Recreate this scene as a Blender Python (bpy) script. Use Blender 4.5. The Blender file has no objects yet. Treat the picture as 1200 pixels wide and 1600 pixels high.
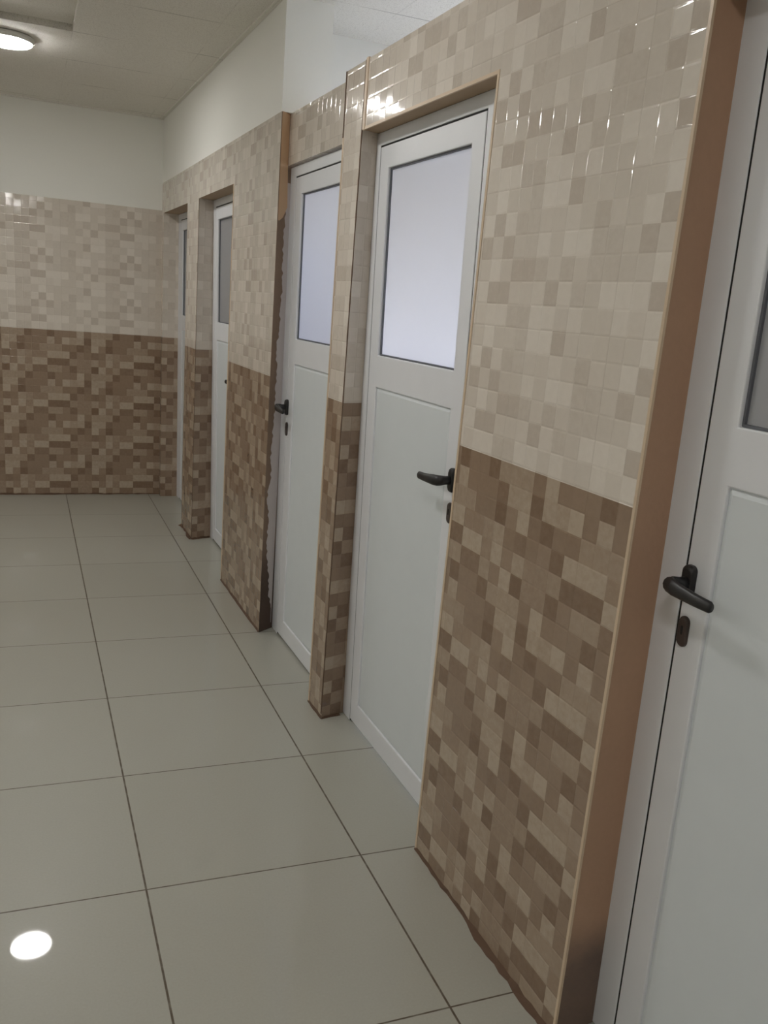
import bpy, bmesh, math, random
from mathutils import Vector, Matrix

random.seed(7)
scene = bpy.context.scene
COL = scene.collection

# ------------------------------------------------------------------ frame of the tiled partition
TH, X0 = 0.0175, 0.766            # the partition runs 1 degree off the floor grid
CEIL = 2.69
BACK_Y = 4.862
TOP = 2.265                       # top of the tiled partition
HEAD = 2.062                      # door heads
BAND = 1.197                      # dark tile below, pale tile above


def srgb(r, g, b):
    def f(c):
        c /= 255.0
        return c / 12.92 if c <= 0.04045 else ((c + 0.055) / 1.055) ** 2.4
    return (f(r), f(g), f(b), 1.0)


# ------------------------------------------------------------------ node helpers
class NT:
    def __init__(self, name):
        self.m = bpy.data.materials.new(name)
        self.m.use_nodes = True
        self.t = self.m.node_tree
        self.bsdf = self.t.nodes['Principled BSDF']
        self.out = self.t.nodes['Material Output']

    def n(self, kind, **kw):
        nd = self.t.nodes.new(kind)
        for k, v in kw.items():
            setattr(nd, k, v)
        return nd

    def link(self, a, b):
        self.t.links.new(a, b)

    def put(self, sock, v):
        if isinstance(v, bpy.types.NodeSocket):
            self.link(v, sock)
        else:
            sock.default_value = v

    def math(self, op, a, b=0.0, c=None):
        nd = self.n('ShaderNodeMath', operation=op)
        self.put(nd.inputs[0], a)
        self.put(nd.inputs[1], b)
        if c is not None:
            self.put(nd.inputs[2], c)
        return nd.outputs[0]

    def mixf(self, f, a, b):
        nd = self.n('ShaderNodeMix', data_type='FLOAT')
        self.put(nd.inputs[0], f)
        self.put(nd.inputs[2], a)
        self.put(nd.inputs[3], b)
        return nd.outputs[0]

    def mixc(self, f, a, b, blend='MIX'):
        nd = self.n('ShaderNodeMix', data_type='RGBA', blend_type=blend)
        self.put(nd.inputs[0], f)
        self.put(nd.inputs[6], a)
        self.put(nd.inputs[7], b)
        return nd.outputs[2]

    def smooth(self, x, lo, hi, a=0.0, b=1.0):
        nd = self.n('ShaderNodeMapRange', interpolation_type='SMOOTHSTEP')
        self.put(nd.inputs[0], x)
        self.put(nd.inputs[1], lo)
        self.put(nd.inputs[2], hi)
        self.put(nd.inputs[3], a)
        self.put(nd.inputs[4], b)
        return nd.outputs[0]

    def noise(self, vec, scale, detail=3.0, rough=0.5):
        nd = self.n('ShaderNodeTexNoise')
        self.link(vec, nd.inputs['Vector'])
        nd.inputs['Scale'].default_value = scale
        nd.inputs['Detail'].default_value = detail
        nd.inputs['Roughness'].default_value = rough
        return nd.outputs[0]

    def white(self, x, y):
        cb = self.n('ShaderNodeCombineXYZ')
        self.put(cb.inputs[0], x)
        self.put(cb.inputs[1], y)
        nd = self.n('ShaderNodeTexWhiteNoise', noise_dimensions='2D')
        self.link(cb.outputs[0], nd.inputs['Vector'])
        return nd.outputs['Value']

    def ramp(self, fac, stops, constant=False):
        nd = self.n('ShaderNodeValToRGB')
        if constant:
            nd.color_ramp.interpolation = 'CONSTANT'
        e = nd.color_ramp.elements
        while len(e) < len(stops):
            e.new(0.5)
        for i, (p, c) in enumerate(stops):
            e[i].position = p
            e[i].color = c
        self.link(fac, nd.inputs[0])
        return nd.outputs[0]

    def bump(self, h, strength, dist):
        nd = self.n('ShaderNodeBump')
        nd.inputs['Strength'].default_value = strength
        nd.inputs['Distance'].default_value = dist
        self.link(h, nd.inputs['Height'])
        self.link(nd.outputs[0], self.bsdf.inputs['Normal'])

    def base(self, v):
        self.put(self.bsdf.inputs['Base Color'], v)

    def set(self, **kw):
        for k, v in kw.items():
            self.put(self.bsdf.inputs[k.replace('_', ' ')], v)


# ------------------------------------------------------------------ materials
def mat_mosaic():
    """Glazed wall tile printed with 5 cm squares: pale above the band, brown below."""
    t = NT('mosaic_tile')
    uv = t.n('ShaderNodeUVMap').outputs[0]
    sep = t.n('ShaderNodeSeparateXYZ')
    t.link(uv, sep.inputs[0])
    u, v = sep.outputs[0], sep.outputs[1]
    cu = t.math('MULTIPLY', u, 20.0)
    cv = t.math('MULTIPLY', v, 20.0)
    iu, iv = t.math('FLOOR', cu), t.math('FLOOR', cv)
    wu = t.math('FLOORED_MODULO', iu, 12.0)
    wv = t.math('FLOORED_MODULO', iv, 6.0)
    dark = t.math('LESS_THAN', v, BAND)
    hu = t.math('FLOOR', t.math('DIVIDE', wu, 2.0))
    hv = t.math('FLOOR', t.math('DIVIDE', wv, 2.0))
    off = t.math('MULTIPLY', dark, 17.0)
    single = t.white(t.math('ADD', wu, off), t.math('ADD', wv, 3.0))
    wide = t.white(t.math('ADD', hu, 41.0), t.math('ADD', wv, off))
    block = t.white(t.math('ADD', hu, 73.0), t.math('ADD', hv, off))
    pick = t.white(t.math('ADD', hu, 97.0), t.math('ADD', hv, off))
    val = t.mixf(t.math('GREATER_THAN', pick, 0.76), single, wide)
    val = t.mixf(t.math('GREATER_THAN', pick, 0.92), val, block)
    # cloudy print inside each square
    cl = t.noise(uv, 55.0, 4.0, 0.6)
    val2 = t.math('ADD', val, t.math('MULTIPLY', t.math('SUBTRACT', cl, 0.5), 0.42))
    pale = t.ramp(val2, [(0.0, srgb(194, 183, 171)), (0.3, srgb(208, 199, 188)), (0.6, srgb(214, 205, 194)),
                         (1.0, srgb(224, 216, 206))])
    brown = t.ramp(val2, [(0.0, srgb(119, 97, 79)), (0.25, srgb(136, 115, 97)), (0.62, srgb(148, 128, 110)),
                          (0.82, srgb(162, 144, 126)), (1.0, srgb(178, 162, 144))])
    col = t.mixc(dark, pale, brown)
    big = t.noise(uv, 3.0, 2.0)
    col = t.mixc(t.math('MULTIPLY', big, 0.10), col, srgb(150, 118, 90))
    fu, fv = t.math('FRACT', cu), t.math('FRACT', cv)

    def edge(f):
        return t.math('MINIMUM', f, t.math('SUBTRACT', 1.0, f))
    eu, ev = edge(fu), edge(fv)
    e = t.math('MINIMUM', eu, ev)
    # grout between the 60 x 30 cm sheets
    tu = edge(t.math('FRACT', t.math('DIVIDE', u, 0.6)))
    tv = edge(t.math('FRACT', t.math('DIVIDE', v, 0.3)))
    gr = t.math('MAXIMUM', t.math('LESS_THAN', tu, 0.0018), t.math('LESS_THAN', tv, 0.0036))
    col = t.mixc(t.math('MULTIPLY', gr, 0.16), col, srgb(120, 98, 76))
    t.base(col)
    # every square is slightly pillowed
    pil = t.math('MULTIPLY', t.smooth(eu, 0.0, 0.085), t.smooth(ev, 0.0, 0.085))
    wob = t.noise(uv, 26.0, 1.0)
    r1 = t.math('SUBTRACT', t.white(t.math('ADD', iu, 0.5), t.math('ADD', iv, 7.5)), 0.5)
    r2 = t.math('SUBTRACT', t.white(t.math('ADD', iu, 31.5), t.math('ADD', iv, 11.5)), 0.5)
    tilt = t.math('ADD', t.math('MULTIPLY', t.math('SUBTRACT', fu, 0.5), r1), t.math('MULTIPLY', t.math('SUBTRACT', fv, 0.5), r2))
    h = t.math('ADD', t.math('MULTIPLY', pil, t.math('ADD', t.math('MULTIPLY', tilt, 3.0), 1.0)), t.math('MULTIPLY', wob, 0.10))
    t.bump(h, 0.55, 0.0008)
    t.set(Roughness=0.075)
    t.bsdf.inputs['Specular IOR Level'].default_value = 0.5
    return t.m


def mat_floor():
    t = NT('porcelain_floor_tile')
    co = t.n('ShaderNodeTexCoord').outputs['Object']
    sep = t.n('ShaderNodeSeparateXYZ')
    t.link(co, sep.inputs[0])

    def line(c, half):
        f = t.math('FRACT', t.math('ADD', t.math('DIVIDE', c, 0.6), 100.0))
        d = t.math('MULTIPLY', t.math('MINIMUM', f, t.math('SUBTRACT', 1.0, f)), 0.6)
        return t.smooth(d, half * 0.7, half * 1.35, 1.0, 0.0)
    g = t.math('MAXIMUM', line(sep.outputs[0], 0.0026), line(sep.outputs[1], 0.0021))
    wobble = t.noise(co, 30.0, 3.0)
    g = t.math('MULTIPLY', g, t.smooth(wobble, 0.25, 0.6, 0.72, 1.0))
    fine = t.noise(co, 160.0, 2.0)
    big = t.noise(co, 1.7, 3.0)
    col = t.mixc(fine, srgb(166, 165, 155), srgb(176, 175, 165))
    col = t.mixc(t.math('MULTIPLY', big, 0.22), col, srgb(156, 151, 139))
    iu = t.math('FLOOR', t.math('DIVIDE', sep.outputs[0], 0.6))
    iv = t.math('FLOOR', t.math('DIVIDE', sep.outputs[1], 0.6))
    tone = t.math('MULTIPLY', t.white(iu, iv), 0.12)
    col = t.mixc(tone, col, srgb(140, 136, 122))
    t.base(t.mixc(g, col, srgb(84, 74, 60)))
    t.set(Roughness=0.36, Coat_Roughness=0.03)
    t.bsdf.inputs['Specular IOR Level'].default_value = 0.22
    t.put(t.bsdf.inputs['Coat Weight'], t.math('MULTIPLY', t.math('SUBTRACT', 1.0, g), 0.40))
    t.bump(t.math('SUBTRACT', 1.0, g), 0.25, 0.001)
    return t.m


def mat_paint(name, c, rough=0.75, grain=0.06):
    t = NT(name)
    co = t.n('ShaderNodeTexCoord').outputs['Object']
    n1 = t.noise(co, 2.4, 4.0)
    n2 = t.noise(co, 90.0, 2.0)
    k = t.math('ADD', t.math('MULTIPLY', n1, grain), t.math('MULTIPLY', n2, grain * 0.5))
    dk = tuple(x * 0.62 for x in c[:3]) + (1.0,)
    t.base(t.mixc(k, c, dk))
    t.set(Roughness=rough)
    t.bump(n2, 0.06, 0.001)
    return t.m


def mat_ceiling():
    t = NT('mineral_fibre_ceiling')
    co = t.n('ShaderNodeTexCoord').outputs['Object']
    sep = t.n('ShaderNodeSeparateXYZ')
    t.link(co, sep.inputs[0])

    def line(c, off, half):
        f = t.math('FRACT', t.math('ADD', t.math('DIVIDE', t.math('SUBTRACT', c, off), 0.6), 100.0))
        d = t.math('MULTIPLY', t.math('MINIMUM', f, t.math('SUBTRACT', 1.0, f)), 0.6)
        return t.smooth(d, half * 0.6, half * 1.5, 1.0, 0.0)
    seam = t.math('MAXIMUM', t.math('MULTIPLY', line(sep.outputs[0], -0.013, 0.0025), 0.25),
                  line(sep.outputs[1], 2.955, 0.003))
    seam = t.math('MULTIPLY', seam, t.smooth(t.noise(co, 3.1, 2.0), 0.42, 0.66, 0.06, 0.60))
    spk = t.noise(co, 240.0, 2.0, 0.7)
    col = t.mixc(t.smooth(spk, 0.52, 0.72), srgb(232, 229, 222), srgb(188, 182, 172))
    col = t.mixc(t.math('MULTIPLY', t.noise(co, 1.3), 0.2), col, srgb(212, 206, 195))
    t.base(t.mixc(seam, col, srgb(96, 84, 74)))
    t.set(Roughness=0.9)
    t.bump(spk, 0.3, 0.002)
    return t.m


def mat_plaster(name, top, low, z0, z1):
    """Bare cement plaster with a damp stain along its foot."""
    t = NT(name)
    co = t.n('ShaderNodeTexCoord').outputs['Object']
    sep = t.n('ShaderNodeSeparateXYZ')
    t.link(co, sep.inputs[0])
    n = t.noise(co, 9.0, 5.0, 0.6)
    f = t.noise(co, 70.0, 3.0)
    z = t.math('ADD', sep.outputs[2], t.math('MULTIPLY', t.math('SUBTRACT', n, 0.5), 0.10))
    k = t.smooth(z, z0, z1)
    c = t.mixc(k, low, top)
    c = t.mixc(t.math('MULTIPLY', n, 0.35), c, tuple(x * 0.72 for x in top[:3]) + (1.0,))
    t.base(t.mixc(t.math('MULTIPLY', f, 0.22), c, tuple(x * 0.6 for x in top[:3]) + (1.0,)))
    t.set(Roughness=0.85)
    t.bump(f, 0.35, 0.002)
    return t.m


def mat_plain(name, c, rough, spec=0.5, coat=0.0):
    t = NT(name)
    co = t.n('ShaderNodeTexCoord').outputs['Object']
    n = t.noise(co, 14.0, 3.0)
    t.base(t.mixc(t.math('MULTIPLY', n, 0.16), c, tuple(x * 0.75 for x in c[:3]) + (1.0,)))
    t.set(Roughness=t.math('ADD', rough, t.math('MULTIPLY', t.math('SUBTRACT', n, 0.5), 0.08)))
    t.bsdf.inputs['Specular IOR Level'].default_value = spec
    t.bsdf.inputs['Coat Weight'].default_value = coat
    return t.m


def mat_frosted(name='frosted_glass', tint=(0.93, 0.93, 0.965, 1.0)):
    t = NT(name)
    tr = t.n('ShaderNodeBsdfTranslucent')
    df = t.n('ShaderNodeBsdfDiffuse')
    gl = t.n('ShaderNodeBsdfGlossy')
    tr.inputs[0].default_value = tint
    df.inputs[0].default_value = tuple(x * 0.78 for x in tint[:3]) + (1.0,)
    gl.inputs['Roughness'].default_value = 0.16
    m1 = t.n('ShaderNodeMixShader')
    m1.inputs[0].default_value = 0.42
    t.link(tr.outputs[0], m1.inputs[1])
    t.link(df.outputs[0], m1.inputs[2])
    fr = t.n('ShaderNodeFresnel')
    fr.inputs[0].default_value = 1.45
    m2 = t.n('ShaderNodeMixShader')
    t.link(t.math('MULTIPLY', fr.outputs[0], 0.8), m2.inputs[0])
    t.link(m1.outputs[0], m2.inputs[1])
    t.link(gl.outputs[0], m2.inputs[2])
    t.link(m2.outputs[0], t.out.inputs[0])
    t.t.nodes.remove(t.bsdf)
    return t.m


def mat_clear_glass():
    t = NT('window_glass')
    a = t.n('ShaderNodeBsdfTransparent')
    a.inputs[0].default_value = (0.93, 0.96, 0.97, 1)
    g = t.n('ShaderNodeBsdfGlossy')
    g.inputs['Roughness'].default_value = 0.02
    m = t.n('ShaderNodeMixShader')
    m.inputs[0].default_value = 0.06
    t.link(a.outputs[0], m.inputs[1])
    t.link(g.outputs[0], m.inputs[2])
    t.link(m.outputs[0], t.out.inputs[0])
    t.t.nodes.remove(t.bsdf)
    return t.m


LAMP_POWER = 84.0


def mat_lamp():
    t = NT('lamp_diffuser')
    co = t.n('ShaderNodeTexCoord').outputs['Object']
    ln = t.n('ShaderNodeVectorMath', operation='LENGTH')
    sep = t.n('ShaderNodeSeparateXYZ')
    t.link(co, sep.inputs[0])
    cb = t.n('ShaderNodeCombineXYZ')
    t.link(sep.outputs[0], cb.inputs[0])
    t.link(sep.outputs[1], cb.inputs[1])
    t.link(cb.outputs[0], ln.inputs[0])
    # edge-lit LED disc: rim brighter than the middle
    k = t.smooth(ln.outputs['Value'], 0.045, 0.085, 0.66, 1.12)
    t.base((0.9, 0.9, 0.88, 1))
    t.bsdf.inputs['Emission Color'].default_value = (1.0, 0.992, 0.965, 1)
    t.link(t.math('MULTIPLY', k, LAMP_POWER), t.bsdf.inputs['Emission Strength'])
    return t.m


M = {
    'mosaic': mat_mosaic(),
    'floor': mat_floor(),
    'wall': mat_paint('white_wall_paint', srgb(238, 237, 231)),
    'ceiling': mat_ceiling(),
    'pvc': mat_plain('white_powder_coat', srgb(226, 227, 231), 0.38),
    'panel': mat_plain('white_door_panel', srgb(216, 221, 224), 0.42),
    'gasket': mat_plain('grey_gasket', srgb(96, 98, 104), 0.6),
    'gap': mat_plain('dark_gap', srgb(16, 14, 14), 0.8),
    'handle': mat_plain('black_handle_plastic', srgb(28, 26, 27), 0.42),
    'keyplate': mat_plain('brown_key_plate', srgb(66, 54, 50), 0.45),
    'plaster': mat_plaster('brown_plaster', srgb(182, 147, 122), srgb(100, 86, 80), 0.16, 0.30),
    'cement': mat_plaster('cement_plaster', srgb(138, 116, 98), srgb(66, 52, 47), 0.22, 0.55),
    'tan': mat_plain('tan_plaster', srgb(200, 168, 136), 0.8),
    'soffit': mat_plain('brown_soffit_plaster', srgb(168, 146, 122), 0.8),
    'trim': mat_plain('tan_tile_edge', srgb(204, 182, 156), 0.4),
    'grout': mat_plain('dirty_brown_grout', srgb(92, 70, 54), 0.9),
    'putty': mat_paint('white_putty', srgb(204, 196, 194), 0.8, 0.2),
    'frost': mat_frosted(),
    'glass': mat_clear_glass(),
    'lamp': mat_lamp(),
    'lampbody': mat_plain('white_lamp_body', srgb(228, 228, 224), 0.4),
}


# ------------------------------------------------------------------ mesh helpers
class MB:
    """Collects faces (with material slots) and links them as ONE mesh object."""
    def __init__(self):
        self.v, self.f, self.m, self.mats = [], [], [], []

    def mat(self, name):
        if name not in self.mats:
            self.mats.append(name)
        return self.mats.index(name)

    def poly(self, pts, mat):
        b = len(self.v)
        self.v += [tuple(p) for p in pts]
        self.f.append(list(range(b, b + len(pts))))
        self.m.append(self.mat(mat))

    def box(self, a, b, mat):
        x0, y0, z0 = a
        x1, y1, z1 = b
        P = [(x0, y0, z0), (x1, y0, z0), (x1, y1, z0), (x0, y1, z0), (x0, y0, z1), (x1, y0, z1), (x1, y1, z1), (x0, y1, z1)]
        for q in ((0, 3, 2, 1), (4, 5, 6, 7), (0, 1, 5, 4), (1, 2, 6, 5), (2, 3, 7, 6), (3, 0, 4, 7)):
            self.poly([P[i] for i in q], mat)

    def plate(self, sb, zb, hole, n0, n1, pick, shift=None, order=(0, 1, 2)):
        """Solid sheet of cells (n0..n1 thick) with some cells left out; pick(face_kind, s, z) names the material."""
        def P(n, s, z):
            if shift:
                n, s, z = shift(n, s, z)
            q = (n, s, z)
            return tuple(q[i] for i in order)
        ns, nz = len(sb) - 1, len(zb) - 1
        solid = lambda i, j: 0 <= i < ns and 0 <= j < nz and not hole(0.5 * (sb[i] + sb[i + 1]), 0.5 * (zb[j] + zb[j + 1]))
        for i in range(ns):
            for j in range(nz):
                if not solid(i, j):
                    continue
                s0, s1, z0, z1 = sb[i], sb[i + 1], zb[j], zb[j + 1]
                cs, cz = 0.5 * (s0 + s1), 0.5 * (z0 + z1)
                self.poly([P(n0, s0, z0), P(n0, s0, z1), P(n0, s1, z1), P(n0, s1, z0)], pick('front', cs, cz))
                self.poly([P(n1, s0, z0), P(n1, s1, z0), P(n1, s1, z1), P(n1, s0, z1)], pick('back', cs, cz))
                if not solid(i - 1, j):
                    self.poly([P(n0, s0, z0), P(n1, s0, z0), P(n1, s0, z1), P(n0, s0, z1)], pick('side_low', s0, cz))
                if not solid(i + 1, j):
                    self.poly([P(n0, s1, z0), P(n0, s1, z1), P(n1, s1, z1), P(n1, s1, z0)], pick('side_high', s1, cz))
                if not solid(i, j - 1):
                    self.poly([P(n0, s0, z0), P(n0, s1, z0), P(n1, s1, z0), P(n1, s0, z0)], pick('under', cs, z0))
                if not solid(i, j + 1):
                    self.poly([P(n0, s0, z1), P(n1, s0, z1), P(n1, s1, z1), P(n0, s1, z1)], pick('over', cs, z1))

    def build(self, name, parent=None, smooth=False, bevel=0.0, merge=True):
        me = bpy.data.meshes.new(name)
        me.from_pydata(self.v, [], self.f)
        for k in self.mats:
            me.materials.append(M[k])
        for p, i in zip(me.polygons, self.m):
            p.material_index = i
        bm = bmesh.new()
        bm.from_mesh(me)
        if merge:
            bmesh.ops.remove_doubles(bm, verts=bm.verts, dist=1e-5)
        bmesh.ops.recalc_face_normals(bm, faces=bm.faces)
        uvl = bm.loops.layers.uv.new('UVMap')
        for f in bm.faces:
            nx, ny, nz = (abs(c) for c in f.normal)
            for l in f.loops:
                x, y, z = l.vert.co
                if nx >= ny and nx >= nz:
                    l[uvl].uv = (y, z)
                elif ny >= nz:
                    l[uvl].uv = (x + 0.613, z)
                else:
                    l[uvl].uv = (y, x + BAND + 0.5)
            f.smooth = smooth
        bm.to_mesh(me)
        bm.free()
        o = bpy.data.objects.new(name, me)
        COL.objects.link(o)
        if parent is not None:
            o.parent = parent
        if bevel:
            b = o.modifiers.new('bevel', 'BEVEL')
            b.width = bevel
            b.segments = 2
            b.limit_method = 'ANGLE'
            b.angle_limit = math.radians(40)
        return o


def tag(o, label, cat=None, kind=None, group=None):
    o['label'] = label
    if cat:
        o['category'] = cat
    if kind:
        o['kind'] = kind
    if group:
        o['group'] = group
    return o


def in_wall(o):
    """Place an object in the partition's own frame: local x = into the wall, y = along it."""
    o.location = (X0, 0, 0)
    o.rotation_euler = (0, 0, TH)
    return o


def rounded_rect(w, h, r, k=6):
    pts = []
    for cx, cy, a0 in ((w - r, h - r, 0), (-w + r, h - r, 90), (-w + r, -h + r, 180), (w - r, -h + r, 270)):
        for i in range(k + 1):
            a = math.radians(a0 + 90 * i / k)
            pts.append((cx + r * math.cos(a), cy + r * math.sin(a)))
    return pts


def add_pad(mb, s, z, n_back, depth, outline, mat, round_=0.35):
    """A softly domed plate lying on the door face, sticking out towards -x."""
    rings = []
    for sc, d in ((1.0, 0.0), (1.0, depth * 0.55), (0.93, depth * 0.85), (0.78, depth)):
        rings.append([(n_back - d, s + p * sc, z + q * sc) for p, q in outline])
    n = len(outline)
    for a, b in zip(rings, rings[1:]):
        for i in range(n):
            j = (i + 1) % n
            mb.poly([a[i], a[j], b[j], b[i]], mat)
    mb.poly(rings[-1], mat)
    mb.poly(list(reversed(rings[0])), mat)


def add_sweep(mb, path, mat, k=12):
    """path: list of (centre, half extents (a, b), axis1, axis2): elliptical sections joined into one tube."""
    rings = []
    for c, (a, b), e1, e2 in path:
        c, e1, e2 = Vector(c), Vector(e1), Vector(e2)
        rings.append([c + e1 * (a * math.cos(2 * math.pi * i / k)) + e2 * (b * math.sin(2 * math.pi * i / k)) for i in range(k)])
    for p, q in zip(rings, rings[1:]):
        for i in range(k):
            j = (i + 1) % k
            mb.poly([p[i], p[j], q[j], q[i]], mat)
    mb.poly(rings[-1], mat)
    mb.poly(list(reversed(rings[0])), mat)


def lathe(mb, prof, mat, k=48):
    rings = [[(r * math.cos(2 * math.pi * i / k), r * math.sin(2 * math.pi * i / k), z) for i in range(k)] for r, z in prof]
    for a, b in zip(rings, rings[1:]):
        for i in range(k):
            j = (i + 1) % k
            mb.poly([a[i], a[j], b[j], b[i]], mat)
    mb.poly(rings[-1], mat)
    mb.poly(list(reversed(rings[0])), mat)


# ------------------------------------------------------------------ floor
m = MB()
m.box((-3.2, -4.6, -0.12), (2.75, 5.0, 0.0), 'floor')
tag(m.build('floor'), 'polished off-white floor of large square tiles with thin dark joints', 'floor', 'structure')

# ------------------------------------------------------------------ ceiling, with one tile sitting higher in the grid
HX0, HX1, HY0, HY1 = -0.613, -0.013, 2.352, 2.952
m = MB()
m.plate([-3.2, HX0, HX1, 2.75], [-4.6, HY0, HY1, 5.0], lambda s, z: HX0 < s < HX1 and HY0 < z < HY1,
        CEIL, CEIL + 0.06, lambda k, s, z: 'ceiling', order=(1, 2, 0))
ceiling = tag(m.build('ceiling'), 'speckled grey-white suspended ceiling of square tiles', 'ceiling', 'structure')
m = MB()
m.box((HX0 - 0.03, HY0 - 0.03, CEIL + 0.03), (HX1 + 0.03, HY1 + 0.03, CEIL + 0.055), 'ceiling')
m.build('raised_ceiling_tile', ceiling)

# thin shadow-gap angle around the corridor ceiling
m = MB()
m.box((-3.2, BACK_Y - 0.022, CEIL - 0.007), (0.70, BACK_Y, CEIL), 'ceiling')
tag(m.build('trim_1'), 'thin ceiling edge angle along the end wall', 'trim', 'structure')
m = MB()
m.box((-0.022, 1.80, CEIL - 0.007), (0.0, 4.86, CEIL), 'ceiling')
tag(in_wall(m.build('trim_2')), 'thin ceiling edge angle along the white wall over the doors', 'trim', 'structure')

# ------------------------------------------------------------------ end wall: tiled to 2.08 m, white above
m = MB()
m.box((-3.2, BACK_Y + 0.008, 0.0), (2.75, BACK_Y + 0.13, CEIL + 0.06), 'wall')
wall_back = tag(m.build('wall_back'), 'end wall of the corridor, white paint above mosaic tiles', 'wall', 'structure')
m = MB()
m.box((-3.2, BACK_Y, 0.0), (0.93, BACK_Y + 0.0079, 2.082), 'mosaic')
tag(m.build('tile_facing', wall_back), 'mosaic tile facing, pale above and brown below')


def ragged_strip(name, parent, pts, w0, w1, mat, h=0.006, seed=1, side=1, axis='floor'):
    """A thin irregular smear following a line of (x, y) points on the floor."""
    rnd = random.Random(seed)
    mb = MB()
    (x0, y0), (x1, y1) = pts
    L = math.hypot(x1 - x0, y1 - y0)
    dx, dy = (x1 - x0) / L, (y1 - y0) / L
    nx, ny = -dy * side, dx * side
    n = max(6, int(L / 0.03))
    ins, outs, tops = [], [], []
    w = w0
    for i in range(n + 1):
        a = i / n * L
        w = min(max(w + rnd.uniform(-1, 1) * (w1 - w0) * 0.45, w0), w1)
        ins.append((x0 + dx * a, y0 + dy * a))
        outs.append((x0 + dx * a + nx * w, y0 + dy * a + ny * w))
        tops.append(h * rnd.uniform(0.6, 1.3))
    for i in range(n):
        a, b, c, d = ins[i], ins[i + 1], outs[i + 1], outs[i]
        mb.poly([(a[0], a[1], tops[i]), (b[0], b[1], tops[i + 1]), (c[0], c[1], 0.0012), (d[0], d[1], 0.0012)], mat)
        mb.poly([(a[0], a[1], 0.0), (b[0], b[1], 0.0), (b[0], b[1], tops[i + 1]), (a[0], a[1], tops[i])], mat)
        mb.poly([(c[0], c[1], 0.0), (d[0], d[1], 0.0), (d[0], d[1], 0.0012), (c[0], c[1], 0.0012)], mat)
        mb.poly([(a[0], a[1], 0.0), (d[0], d[1], 0.0), (c[0], c[1], 0.0), (b[0], b[1], 0.0)], mat)
    return mb.build(name, parent)


ragged_strip('base_grout', wall_back, [(-3.2, BACK_Y), (0.70, BACK_Y)], 0.006, 0.022, 'grout', 0.008, 3, -1)

# ------------------------------------------------------------------ tiled partition with five door openings
O5, O4, O3, O2, O1 = (-1.66, -0.750), (-0.024, 0.858), (1.022, 1.795), (2.625, 3.495), (3.872, 4.79)
S_LO, S_HI = -2.45, 4.90
THK = 0.15
sb = sorted([S_LO, S_HI, *O5, *O4, *O3, *O2, *O1])


def part_hole(s, z):
    if O3[0] < s < O3[1]:
        return True
    return z < HEAD and any(a < s < b for a, b in (O5, O4, O2, O1))


def corner_lean(z):
    return -0.026 * min(z, HEAD) / HEAD


def edge_lean(z):
    return 0.012 - 0.028 * min(z, HEAD) / HEAD


def part_shift(n, s, z):
    k = n / THK
    if abs(s - O3[1]) < 1e-6:
        s += 0.105 * k
    elif abs(s - O2[1]) < 1e-6:
        s += 0.055 * k
    elif abs(s - O5[1]) < 1e-6:
        s += 0.02 * k
    elif abs(s - O4[1]) < 1e-6:
        s += 0.055 * k + corner_lean(z)
    elif abs(s - O4[0]) < 1e-6:
        s += edge_lean(z)
    return n, s, z


def part_pick(k, s, z):
    if k == 'back':
        return 'wall'
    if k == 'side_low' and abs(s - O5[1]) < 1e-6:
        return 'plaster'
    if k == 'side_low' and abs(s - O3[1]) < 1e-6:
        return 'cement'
    if k == 'over':
        return 'trim'
    if k == 'under':
        return 'soffit'
    return 'mosaic'


m = MB()
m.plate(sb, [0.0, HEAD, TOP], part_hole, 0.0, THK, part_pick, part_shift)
wall_right = tag(in_wall(m.build('wall_right')), 'mosaic-tiled partition wall with a row of white doors', 'wall', 'structure')

m = MB()
m.box((0.045, O3[0], HEAD + 0.004), (THK, O3[1] + 0.06, TOP), 'mosaic')
m.build('lintel', wall_right)


def strip(name, a, b, mat, lean=None):
    mb = MB()
    mb.box(a, b, mat)
    if lean:
        mb.v = [(x, y + lean(z), z) for x, y, z in mb.v]
    return mb.build(name, wall_right)


# pale bullnose edges of the tiling, and dirty joints at the corners
E = 0.0015
strip('edge_trim', (-E, O4[0] - 0.008, 0.0), (0.004, O4[0] + E, HEAD), 'trim', edge_lean)
strip('edge_trim', (-E, O4[0] - 0.024, HEAD - E), (0.004, O4[1] - 0.016, HEAD + 0.007), 'trim')
strip('edge_trim', (-E, O5[1] - E, 0.0), (0.004, O5[1] + 0.006, TOP), 'trim')
strip('edge_trim', (-E * 2, O4[1] - 0.018, HEAD), (0.004, O4[1] + E, TOP + 0.004), 'trim', corner_lean)
strip('edge_trim', (-E, O3[0] - E, 0.0), (0.004, O3[0] - 0.012, HEAD), 'trim')
strip('edge_trim', (-E, O2[0] - 0.010, 0.0), (0.004, O2[0] + E, HEAD), 'trim')


def crack(name, s, z0, z1, w0, w1, seed, mat='grout', lean=None):
    """An irregular joint line running up a corner of the wall."""
    rnd = random.Random(seed)
    mb = MB()
    n = int((z1 - z0) / 0.035)
    L, R = [], []
    for i in range(n + 1):
        z = z0 + (z1 - z0) * i / n
        w = rnd.uniform(w0, w1)
        d = rnd.uniform(-0.0012, 0.0012) + (lean(z) if lean else 0.0)
        L.append((s + d - w / 2, z))
        R.append((s + d + w / 2, z))
    for i in range(n):
        a, b, c, d = L[i], R[i], R[i + 1], L[i + 1]
        mb.poly([(-0.002, *a), (-0.002, *b), (-0.002, *c), (-0.002, *d)], mat)
        mb.poly([(0.001, *a), (0.001, *d), (0.001, *c), (0.001, *b)], mat)
        mb.poly([(-0.002, *a), (-0.002, *d), (0.001, *d), (0.001, *a)], mat)
        mb.poly([(-0.002, *b), (0.001, *b), (0.001, *c), (-0.002, *c)], mat)
    return mb.build(name, wall_right)


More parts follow.
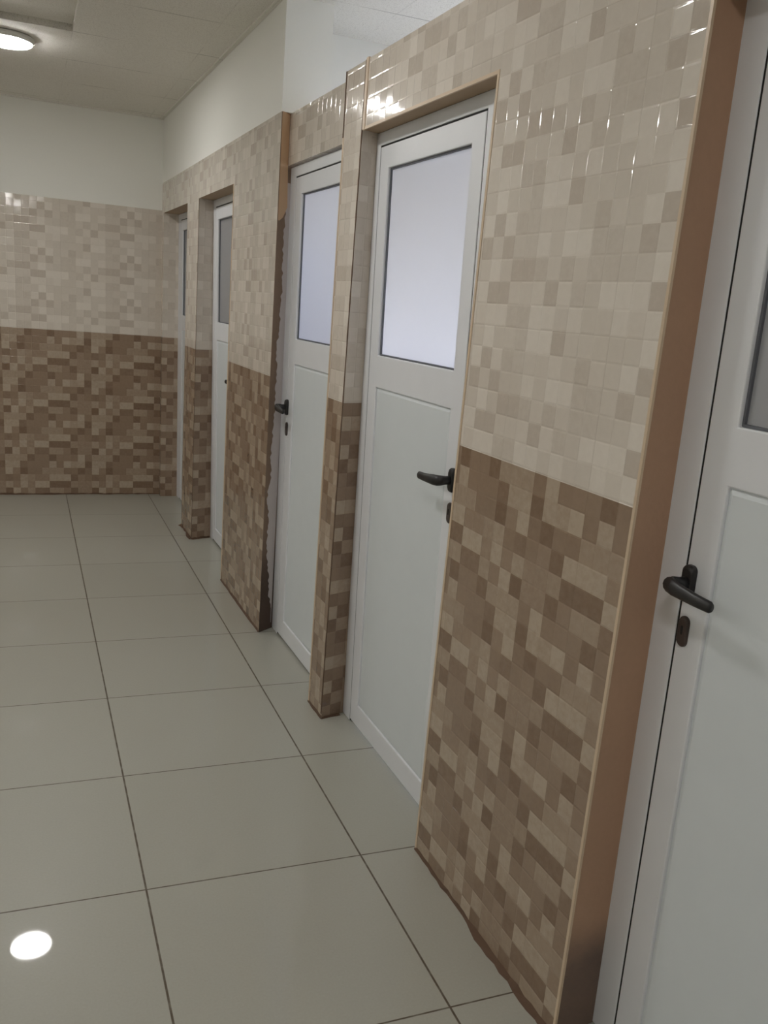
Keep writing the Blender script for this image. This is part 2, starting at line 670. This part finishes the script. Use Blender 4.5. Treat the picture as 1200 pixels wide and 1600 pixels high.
crack('corner_joint', O4[1] + 0.006, 0.02, TOP, 0.004, 0.011, 11, lean=corner_lean)
crack('corner_joint', O3[0] - 0.004, HEAD, TOP, 0.005, 0.008, 12)
crack('corner_joint', O2[1] + 0.005, 0.02, HEAD, 0.003, 0.010, 13)

# dirty grout along the foot of the partition
def wall_xy(n, s):
    return (n, s)


for k, (a, b) in enumerate(((O5[1], O4[0] + 0.012), (O4[1], O3[0]), (O3[1], O2[0]), (O2[1], O1[0]))):
    ragged_strip('base_grout', wall_right, [(0.0, a), (0.0, b)], 0.003, (0.017, 0.010, 0.006, 0.022)[k], 'grout', 0.012, 20 + k, 1)
ragged_strip('base_grout', wall_right, [(0.0, O2[1]), (0.12, O2[1] + 0.045)], 0.008, 0.03, 'grout', 0.012, 31, -1)
ragged_strip('base_grout', wall_right, [(0.0, O4[1]), (0.08, O4[1] + 0.02)], 0.002, 0.008, 'grout', 0.008, 32, -1)


# torn plaster beside the second near door: tan strip at the top, white putty smeared over bare cement
def reveal_patch(name, edge_fn, z0, z1, n_in, mat, lift, seed, step=0.006):
    """Patch lying on the slanted reveal at O3[1]; edge_fn(z) gives its free edge (depth n)."""
    mb = MB()
    sl = 0.105 / THK

    def P(n, z, l):
        return (n - l * 0.3, O3[1] + sl * n - l, z)
    n = max(2, int((z1 - z0) / step))
    zs = [z0 + (z1 - z0) * i / n for i in range(n + 1)]
    for i in range(n):
        a, b = zs[i], zs[i + 1]
        ea, eb = edge_fn(a), edge_fn(b)
        mb.poly([P(ea, a, lift), P(n_in, a, lift), P(n_in, b, lift), P(eb, b, lift)], mat)
        mb.poly([P(ea, a, lift), P(eb, b, lift), P(eb, b, 0), P(ea, a, 0)], mat)
        mb.poly([P(n_in, a, 0), P(n_in, b, 0), P(n_in, b, lift), P(n_in, a, lift)], mat)
        mb.poly([P(ea, a, 0), P(eb, b, 0), P(n_in, b, 0), P(n_in, a, 0)], mat)
    return mb.build(name, wall_right)


_r = random.Random(5)
_k = [(_r.uniform(10, 40), _r.uniform(0, 6.3), _r.uniform(0.2, 1.0)) for _ in range(7)]


def rag(z):
    w = sum(a * math.sin(f * z + p) for f, p, a in _k) / 4.0
    base = 0.040 - 0.018 * min(max((1.55 - z) / 1.0, 0), 1)
    if z < 0.42:
        base += (0.42 - z) * 0.14
    jag = sum(math.sin(f * z + p) * a for f, p, a in ((97, 0.3, 1.0), (161, 1.9, 0.8), (233, 4.1, 0.6)))
    return min(max(base + 0.010 * w + 0.0022 * jag, 0.008), 0.068)


reveal_patch('putty_patch', rag, 0.03, 2.0, 0.0715, 'putty', 0.003, 1)['label'] = 'white putty smeared with a ragged edge'


def tan_edge(z):
    return 0.004


m = MB()
sl = 0.105 / THK
for z0, z1, w0, w1 in ((HEAD, TOP, 0.045, 0.045), (1.90, HEAD, 0.052, 0.045), (1.86, 1.90, 0.030, 0.050), (1.845, 1.86, 0.012, 0.030)):
    L = 0.005
    for lz in (0,):
        a = [(0.004, z0, w0), (0.004, z1, w1)]
        P = lambda n, z, l: (n - l * 0.3, O3[1] + sl * n - l, z)
        m.poly([P(0.004, z0, L), P(w0, z0, L), P(w1, z1, L), P(0.004, z1, L)], 'tan')
        m.poly([P(0.004, z0, 0), P(0.004, z1, 0), P(w1, z1, 0), P(w0, z0, 0)], 'tan')
        m.poly([P(0.004, z0, L), P(0.004, z1, L), P(0.004, z1, 0), P(0.004, z0, 0)], 'tan')
        m.poly([P(w0, z0, 0), P(w1, z1, 0), P(w1, z1, L), P(w0, z0, L)], 'tan')
m.build('plaster_strip', wall_right)['label'] = 'tan plaster strip'

# white wall above the far doors (thicker than the tiled partition)
m = MB()
m.box((0.001, 1.800, TOP), (0.20, 4.90, CEIL + 0.05), 'wall')
tag(in_wall(m.build('wall_right_upper')), 'plain white wall above the far doors reaching the ceiling', 'wall', 'structure')


# ------------------------------------------------------------------ doors
def sweep_handle(mb, s, z, n, d, mat):
    """Lever: neck out of the door, then a bar along +-s (d), drooping very slightly."""
    Y, Z, X = (0, 1, 0), (0, 0, 1), (1, 0, 0)
    dg = Vector((-1, d, 0)).normalized()
    pd = Vector((d * 1.0, 1.0, 0)).normalized() * 1.0
    path = [((n, s, z), (0.0115, 0.0125), Y, Z),
            ((n - 0.022, s, z), (0.0115, 0.0125), Y, Z),
            ((n - 0.036, s - d * 0.001, z), (0.0125, 0.0145), Y, Z),
            ((n - 0.046, s + d * 0.003, z), (0.0135, 0.0155), Vector((0.55, 0.83 * d, 0)).normalized() * 1.0, Z),
            ((n - 0.050, s + d * 0.018, z - 0.001), (0.0095, 0.0155), X, Z),
            ((n - 0.051, s + d * 0.045, z - 0.003), (0.0088, 0.0135), X, Z),
            ((n - 0.051, s + d * 0.080, z - 0.005), (0.0084, 0.0120), X, Z),
            ((n - 0.050, s + d * 0.112, z - 0.006), (0.0080, 0.0110), X, Z),
            ((n - 0.050, s + d * 0.116, z - 0.006), (0.0062, 0.0085), X, Z)]
    add_sweep(mb, path, mat)


def make_door(num, opening, lo, hi, nf, tilt, st, handle_high, label):
    """Leaf from s=lo to s=hi with its face at depth nf; frosted pane above, flat panel below."""
    root = bpy.data.objects.new('door_%d' % num, None)
    COL.objects.link(root)
    in_wall(root)
    root.rotation_euler = (0, -tilt, TH)      # the frames lean a degree out of plumb
    root.empty_display_size = 0.2
    tag(root, label, 'door', 'structure')
    g = 0.005
    fw = 0.05
    flo, fhi = min(lo - fw, opening[0] + 0.001), max(hi + fw, opening[1] + (0.10 if num == 3 else 0.06))
    top = 2.015
    # frame: one inverted U
    mb = MB()
    mb.plate([flo, lo - g, hi + g, fhi], [0.0, top + g, HEAD - 0.002], lambda s, z: lo < s < hi and z < top, nf, nf + 0.05,
             lambda k, s, z: 'pvc')
    mb.build('door_frame', root, bevel=0.002)
    # near-black strip filling the joint of leaf and frame, painting its shade
    mb = MB()
    mb.plate([lo - g, lo, hi, hi + g], [0.002, top, top + g], lambda s, z: lo < s < hi and z < top, nf + 0.0022, nf + 0.03, lambda k, s, z: 'gap')
    mb.build('gap_shade_strip', root)
    # leaf: stiles and rails round two openings
    a, b = lo + st, hi - st
    z_b, z_m0, z_m1, z_t = 0.092, 1.262, 1.367, 1.947
    mb = MB()
    mb.plate([lo, a, b, hi], [0.010, z_b, z_m0, z_m1, z_t, top],
             lambda s, z: a < s < b and (z_b < z < z_m0 or z_m1 < z < z_t), nf, nf + 0.04, lambda k, s, z: 'pvc')
    leaf = mb.build('door_leaf', root, bevel=0.003)
    # glass with its dark gasket
    mb = MB()
    mb.box((nf + 0.014, a - 0.006, z_m1 - 0.006), (nf + 0.020, b + 0.006, z_t + 0.006), 'frost')
    mb.build('glass_pane', leaf)['label'] = 'frosted glass pane'
    mb = MB()
    w = 0.0055
    mb.plate([a, a + w, b - w, b], [z_m1, z_m1 + w, z_t - w, z_t], lambda s, z: a + w < s < b - w and z_m1 + w < z < z_t - w,
             nf + 0.008, nf + 0.0139, lambda k, s, z: 'gasket')
    mb.build('glazing_gasket', leaf)
    mb = MB()
    c = 0.012
    P0 = [(a, z_b), (b, z_b), (b, z_m0), (a, z_m0)]
    P1 = [(a + c, z_b + c), (b - c, z_b + c), (b - c, z_m0 - c), (a + c, z_m0 - c)]
    f0 = [(nf + 0.007, p, q) for p, q in P0]
    f1 = [(nf + 0.0025, p, q) for p, q in P1]
    fb = [(nf + 0.03, p, q) for p, q in P0]
    for i in range(4):
        j = (i + 1) % 4
        mb.poly([f0[i], f0[j], f1[j], f1[i]], 'panel')
        mb.poly([fb[i], fb[j], f0[j], f0[i]], 'panel')
    mb.poly(f1, 'panel')
    mb.poly(list(reversed(fb)), 'panel')
    mb.build('lower_panel', leaf)
    # lever handle on its rose, and the key plate below
    hs = (hi - 0.015) if handle_high else (lo + 0.015)
    d = -1 if handle_high else 1
    mb = MB()
    sweep_handle(mb, hs, 1.070, nf - 0.004, d, 'handle')
    h = mb.build('lever_handle', root, smooth=True)
    h['label'] = 'black lever handle'
    mb = MB()
    add_pad(mb, hs, 1.070, nf, 0.013, rounded_rect(0.0145, 0.034, 0.011), 'handle')
    mb.build('handle_rose', h, smooth=False)
    mb = MB()
    add_pad(mb, hs + d * 0.004, 0.975, nf, 0.007, rounded_rect(0.0125, 0.030, 0.012), 'keyplate')
    esc = mb.build('key_plate', root)
    esc['label'] = 'brown oval keyhole plate'
    mb = MB()
    add_pad(mb, hs + d * 0.004, 0.978, nf - 0.0066, 0.001, rounded_rect(0.0028, 0.009, 0.0026, 4), 'gap')
    mb.build('keyhole', esc)
    return root


make_door(1, O1, 3.985, 4.690, 0.125, 0.010, 0.065, False, 'farthest white door, a sliver beside the end wall')
make_door(2, O2, 2.775, 3.462, 0.130, 0.0195, 0.066, False, 'white door before the last, behind the wide far stretch of tiled wall')
make_door(3, O3, 1.055, 1.760, 0.080, 0.008, 0.085, True, 'middle white door with pale frosted glass and torn plaster beside it')
make_door(4, O4, 0.115, 0.818, 0.100, 0.0195, 0.070, False, 'white door with a bright frosted pane, left of the wide tiled wall')
make_door(5, O5, -1.506, -0.806, 0.115, 0.0195, 0.068, True, 'nearest white door, cut by the right edge, with black lever')

# ------------------------------------------------------------------ cubicles behind the partition
OUT = 1.75
WIN = [(-0.10, 0.82, 0.75, 1.95), (1.36, 1.90, 1.70, 2.30)]  # the second window is added to brighten the cross wall and middle pane
m = MB()
wsb = sorted({S_LO, S_HI, *[x for w in WIN for x in w[:2]]})
wzb = sorted({0.0, CEIL + 0.05, *[x for w in WIN for x in w[2:]]})
m.plate(wsb, wzb, lambda s, z: any(w[0] < s < w[1] and w[2] < z < w[3] for w in WIN), OUT, OUT + 0.12, lambda k, s, z: 'wall')
tag(in_wall(m.build('wall_outer')), 'white outer wall behind the row of doors', 'wall', 'structure')
for i, (a, b, z0, z1) in enumerate(WIN):
    m = MB()
    mid = 0.5 * (a + b)
    m.plate([a, a + 0.04, mid - 0.02, mid + 0.02, b - 0.04, b], [z0, z0 + 0.04, z1 - 0.04, z1],
            lambda s, z: (a + 0.04 < s < mid - 0.02 or mid + 0.02 < s < b - 0.04) and z0 + 0.04 < z < z1 - 0.04,
            OUT + 0.03, OUT + 0.08, lambda k, s, z: 'pvc')
    w = tag(in_wall(m.build('window_%d' % (i + 1))), ('daylight window behind the door with the bright pane', 'window added behind the middle door to brighten its pane and the cross wall')[i], 'window', 'structure')
    m = MB()
    m.box((OUT + 0.053, a + 0.03, z0 + 0.03), (OUT + 0.057, b - 0.03, z1 - 0.03), 'glass')
    m.build('glass_pane', w)
for nm, s, zt, lab in (('wall_cubicle_left', 2.18, CEIL + 0.05, 'bright white cross wall seen above the tiled partition'),
                       ('wall_cubicle_middle', 0.985, 2.05, 'low white divider between the middle cubicles'),
                       ('wall_cubicle_right', -0.42, 2.05, 'low white divider beside the nearest cubicle'),
                       ('wall_cubicle_far', 3.70, CEIL + 0.05, 'white cross wall between the two far cubicles')):
    m = MB()
    m.box((THK + 0.001 if zt < 2.5 else (0.2005), s, 0.0), (OUT, s + 0.08, zt), 'wall')
    tag(in_wall(m.build(nm)), lab, 'wall', 'structure')

# ------------------------------------------------------------------ rest of the room behind and beside the camera
m = MB()
m.box((-3.32, -4.6, 0.0), (-3.2, 5.0, CEIL + 0.06), 'wall')
tag(m.build('wall_left'), 'white wall on the open side of the room', 'wall', 'structure')
m = MB()
m.box((-3.32, -4.72, 0.0), (2.75, -4.6, CEIL + 0.06), 'wall')
tag(m.build('wall_front'), 'white wall at the near end of the room', 'wall', 'structure')
m = MB()
m.box((0.76, -4.6, 0.0), (2.75, -2.46, CEIL + 0.06), 'wall')
tag(m.build('wall_right_near'), 'white block of wall where the row of cubicles ends', 'wall', 'structure')


# ------------------------------------------------------------------ lamps
def ceiling_lamp():
    root = bpy.data.objects.new('ceiling_light', None)
    COL.objects.link(root)
    mb = MB()
    lathe(mb, [(0.118, 0.0), (0.131, -0.004), (0.134, -0.014), (0.132, -0.026), (0.127, -0.030), (0.1225, -0.0295), (0.121, -0.024), (0.119, -0.02)], 'lampbody')
    mb.build('housing', root, smooth=True)
    mb = MB()
    lathe(mb, [(0.1205, -0.0245), (0.1222, -0.030), (0.1205, -0.036), (0.115, -0.039), (0.10, -0.040)], 'lamp')
    mb.build('diffuser', root)['label'] = 'glowing white diffuser'
    return root


lamp0 = ceiling_lamp()
tag(lamp0, 'round white light glowing on the ceiling near the end wall', 'ceiling light', None, 'round lights on the corridor ceiling')
lamp0.location = (-0.315, 3.25, CEIL)
for x, y in ((-0.325, 0.55), (-0.325, -2.2), (-2.95, 3.27), (-2.95, 0.55), (-2.95, -2.2)):  # the left row is added for more light in the room
    r = lamp0.copy()
    COL.objects.link(r)
    r.location = (x, y, CEIL)
    r['label'] = 'round white ceiling light outside the picture, behind or beside the camera; left row added for light'
    for ch in list(lamp0.children):
        c = ch.copy()
        COL.objects.link(c)
        c.parent = r

# ------------------------------------------------------------------ daylight
world = bpy.data.worlds.new('daylight')
scene.world = world
world.use_nodes = True
nt = world.node_tree
bg = nt.nodes['Background']
sky = nt.nodes.new('ShaderNodeTexSky')
sky.sky_type = 'NISHITA'
sky.sun_disc = False
sky.sun_elevation = math.radians(42)
sky.sun_rotation = math.radians(200)
hs = nt.nodes.new('ShaderNodeHueSaturation')
hs.inputs['Saturation'].default_value = 0.42
nt.links.new(sky.outputs[0], hs.inputs['Color'])
mx = nt.nodes.new('ShaderNodeMix')
mx.data_type = 'RGBA'
mx.blend_type = 'MULTIPLY'
mx.inputs[0].default_value = 1.0
mx.inputs[7].default_value = (1.0, 0.93, 1.02, 1)
nt.links.new(hs.outputs[0], mx.inputs[6])
nt.links.new(mx.outputs[2], bg.inputs[0])
bg.inputs[1].default_value = 23.0
for i, (a, b, z0, z1) in enumerate(WIN):
    ld = bpy.data.lights.new('window_portal', 'AREA')
    ld.shape = 'RECTANGLE'
    ld.size = b - a
    ld.size_y = z1 - z0
    ld.cycles.is_portal = True
    lo = bpy.data.objects.new('window_portal', ld)
    COL.objects.link(lo)
    n, s = OUT + 0.13, 0.5 * (a + b)
    c, sn = math.cos(TH), math.sin(TH)
    lo.location = (X0 + n * c - s * sn, n * sn + s * c, 0.5 * (z0 + z1))
    lo.rotation_euler = (math.radians(90), 0, math.radians(90) + TH)

# ------------------------------------------------------------------ camera
cam = bpy.data.cameras.new('camera')
co = bpy.data.objects.new('camera', cam)
COL.objects.link(co)
F, YAW, PITCH, ROLL = 1387.65652, 0.393611725, -0.260933053, 0.0814090605
CX, CY = 600.0, 857.467529
cy, sy, cp, sp = math.cos(YAW), math.sin(YAW), math.cos(PITCH), math.sin(PITCH)
d = Vector((sy * cp, cy * cp, sp))
r = Vector((cy, -sy, 0))
u = r.cross(d)
r2 = math.cos(ROLL) * r + math.sin(ROLL) * u
u2 = -math.sin(ROLL) * r + math.cos(ROLL) * u
co.matrix_world = Matrix(((r2.x, u2.x, -d.x, -0.263522126), (r2.y, u2.y, -d.y, -2.06747268), (r2.z, u2.z, -d.z, 1.51318280), (0, 0, 0, 1)))
cam.sensor_fit = 'AUTO'
cam.sensor_width = 36.0
cam.lens = F / 1600 * 36.0
cam.shift_y = (CY - 800) / 1600
cam.clip_start = 0.02
scene.camera = co

# ------------------------------------------------------------------ look
vs = scene.view_settings
vs.view_transform = 'Standard'
vs.look = 'None'
vs.gamma = 1.0
vs.use_curve_mapping = False
vs.exposure = 0.0
scene.cycles.use_denoising = True
scene.cycles.max_bounces = 10
scene.cycles.diffuse_bounces = 6
scene.cycles.sample_clamp_indirect = 4.0
scene.cycles.caustics_reflective = False
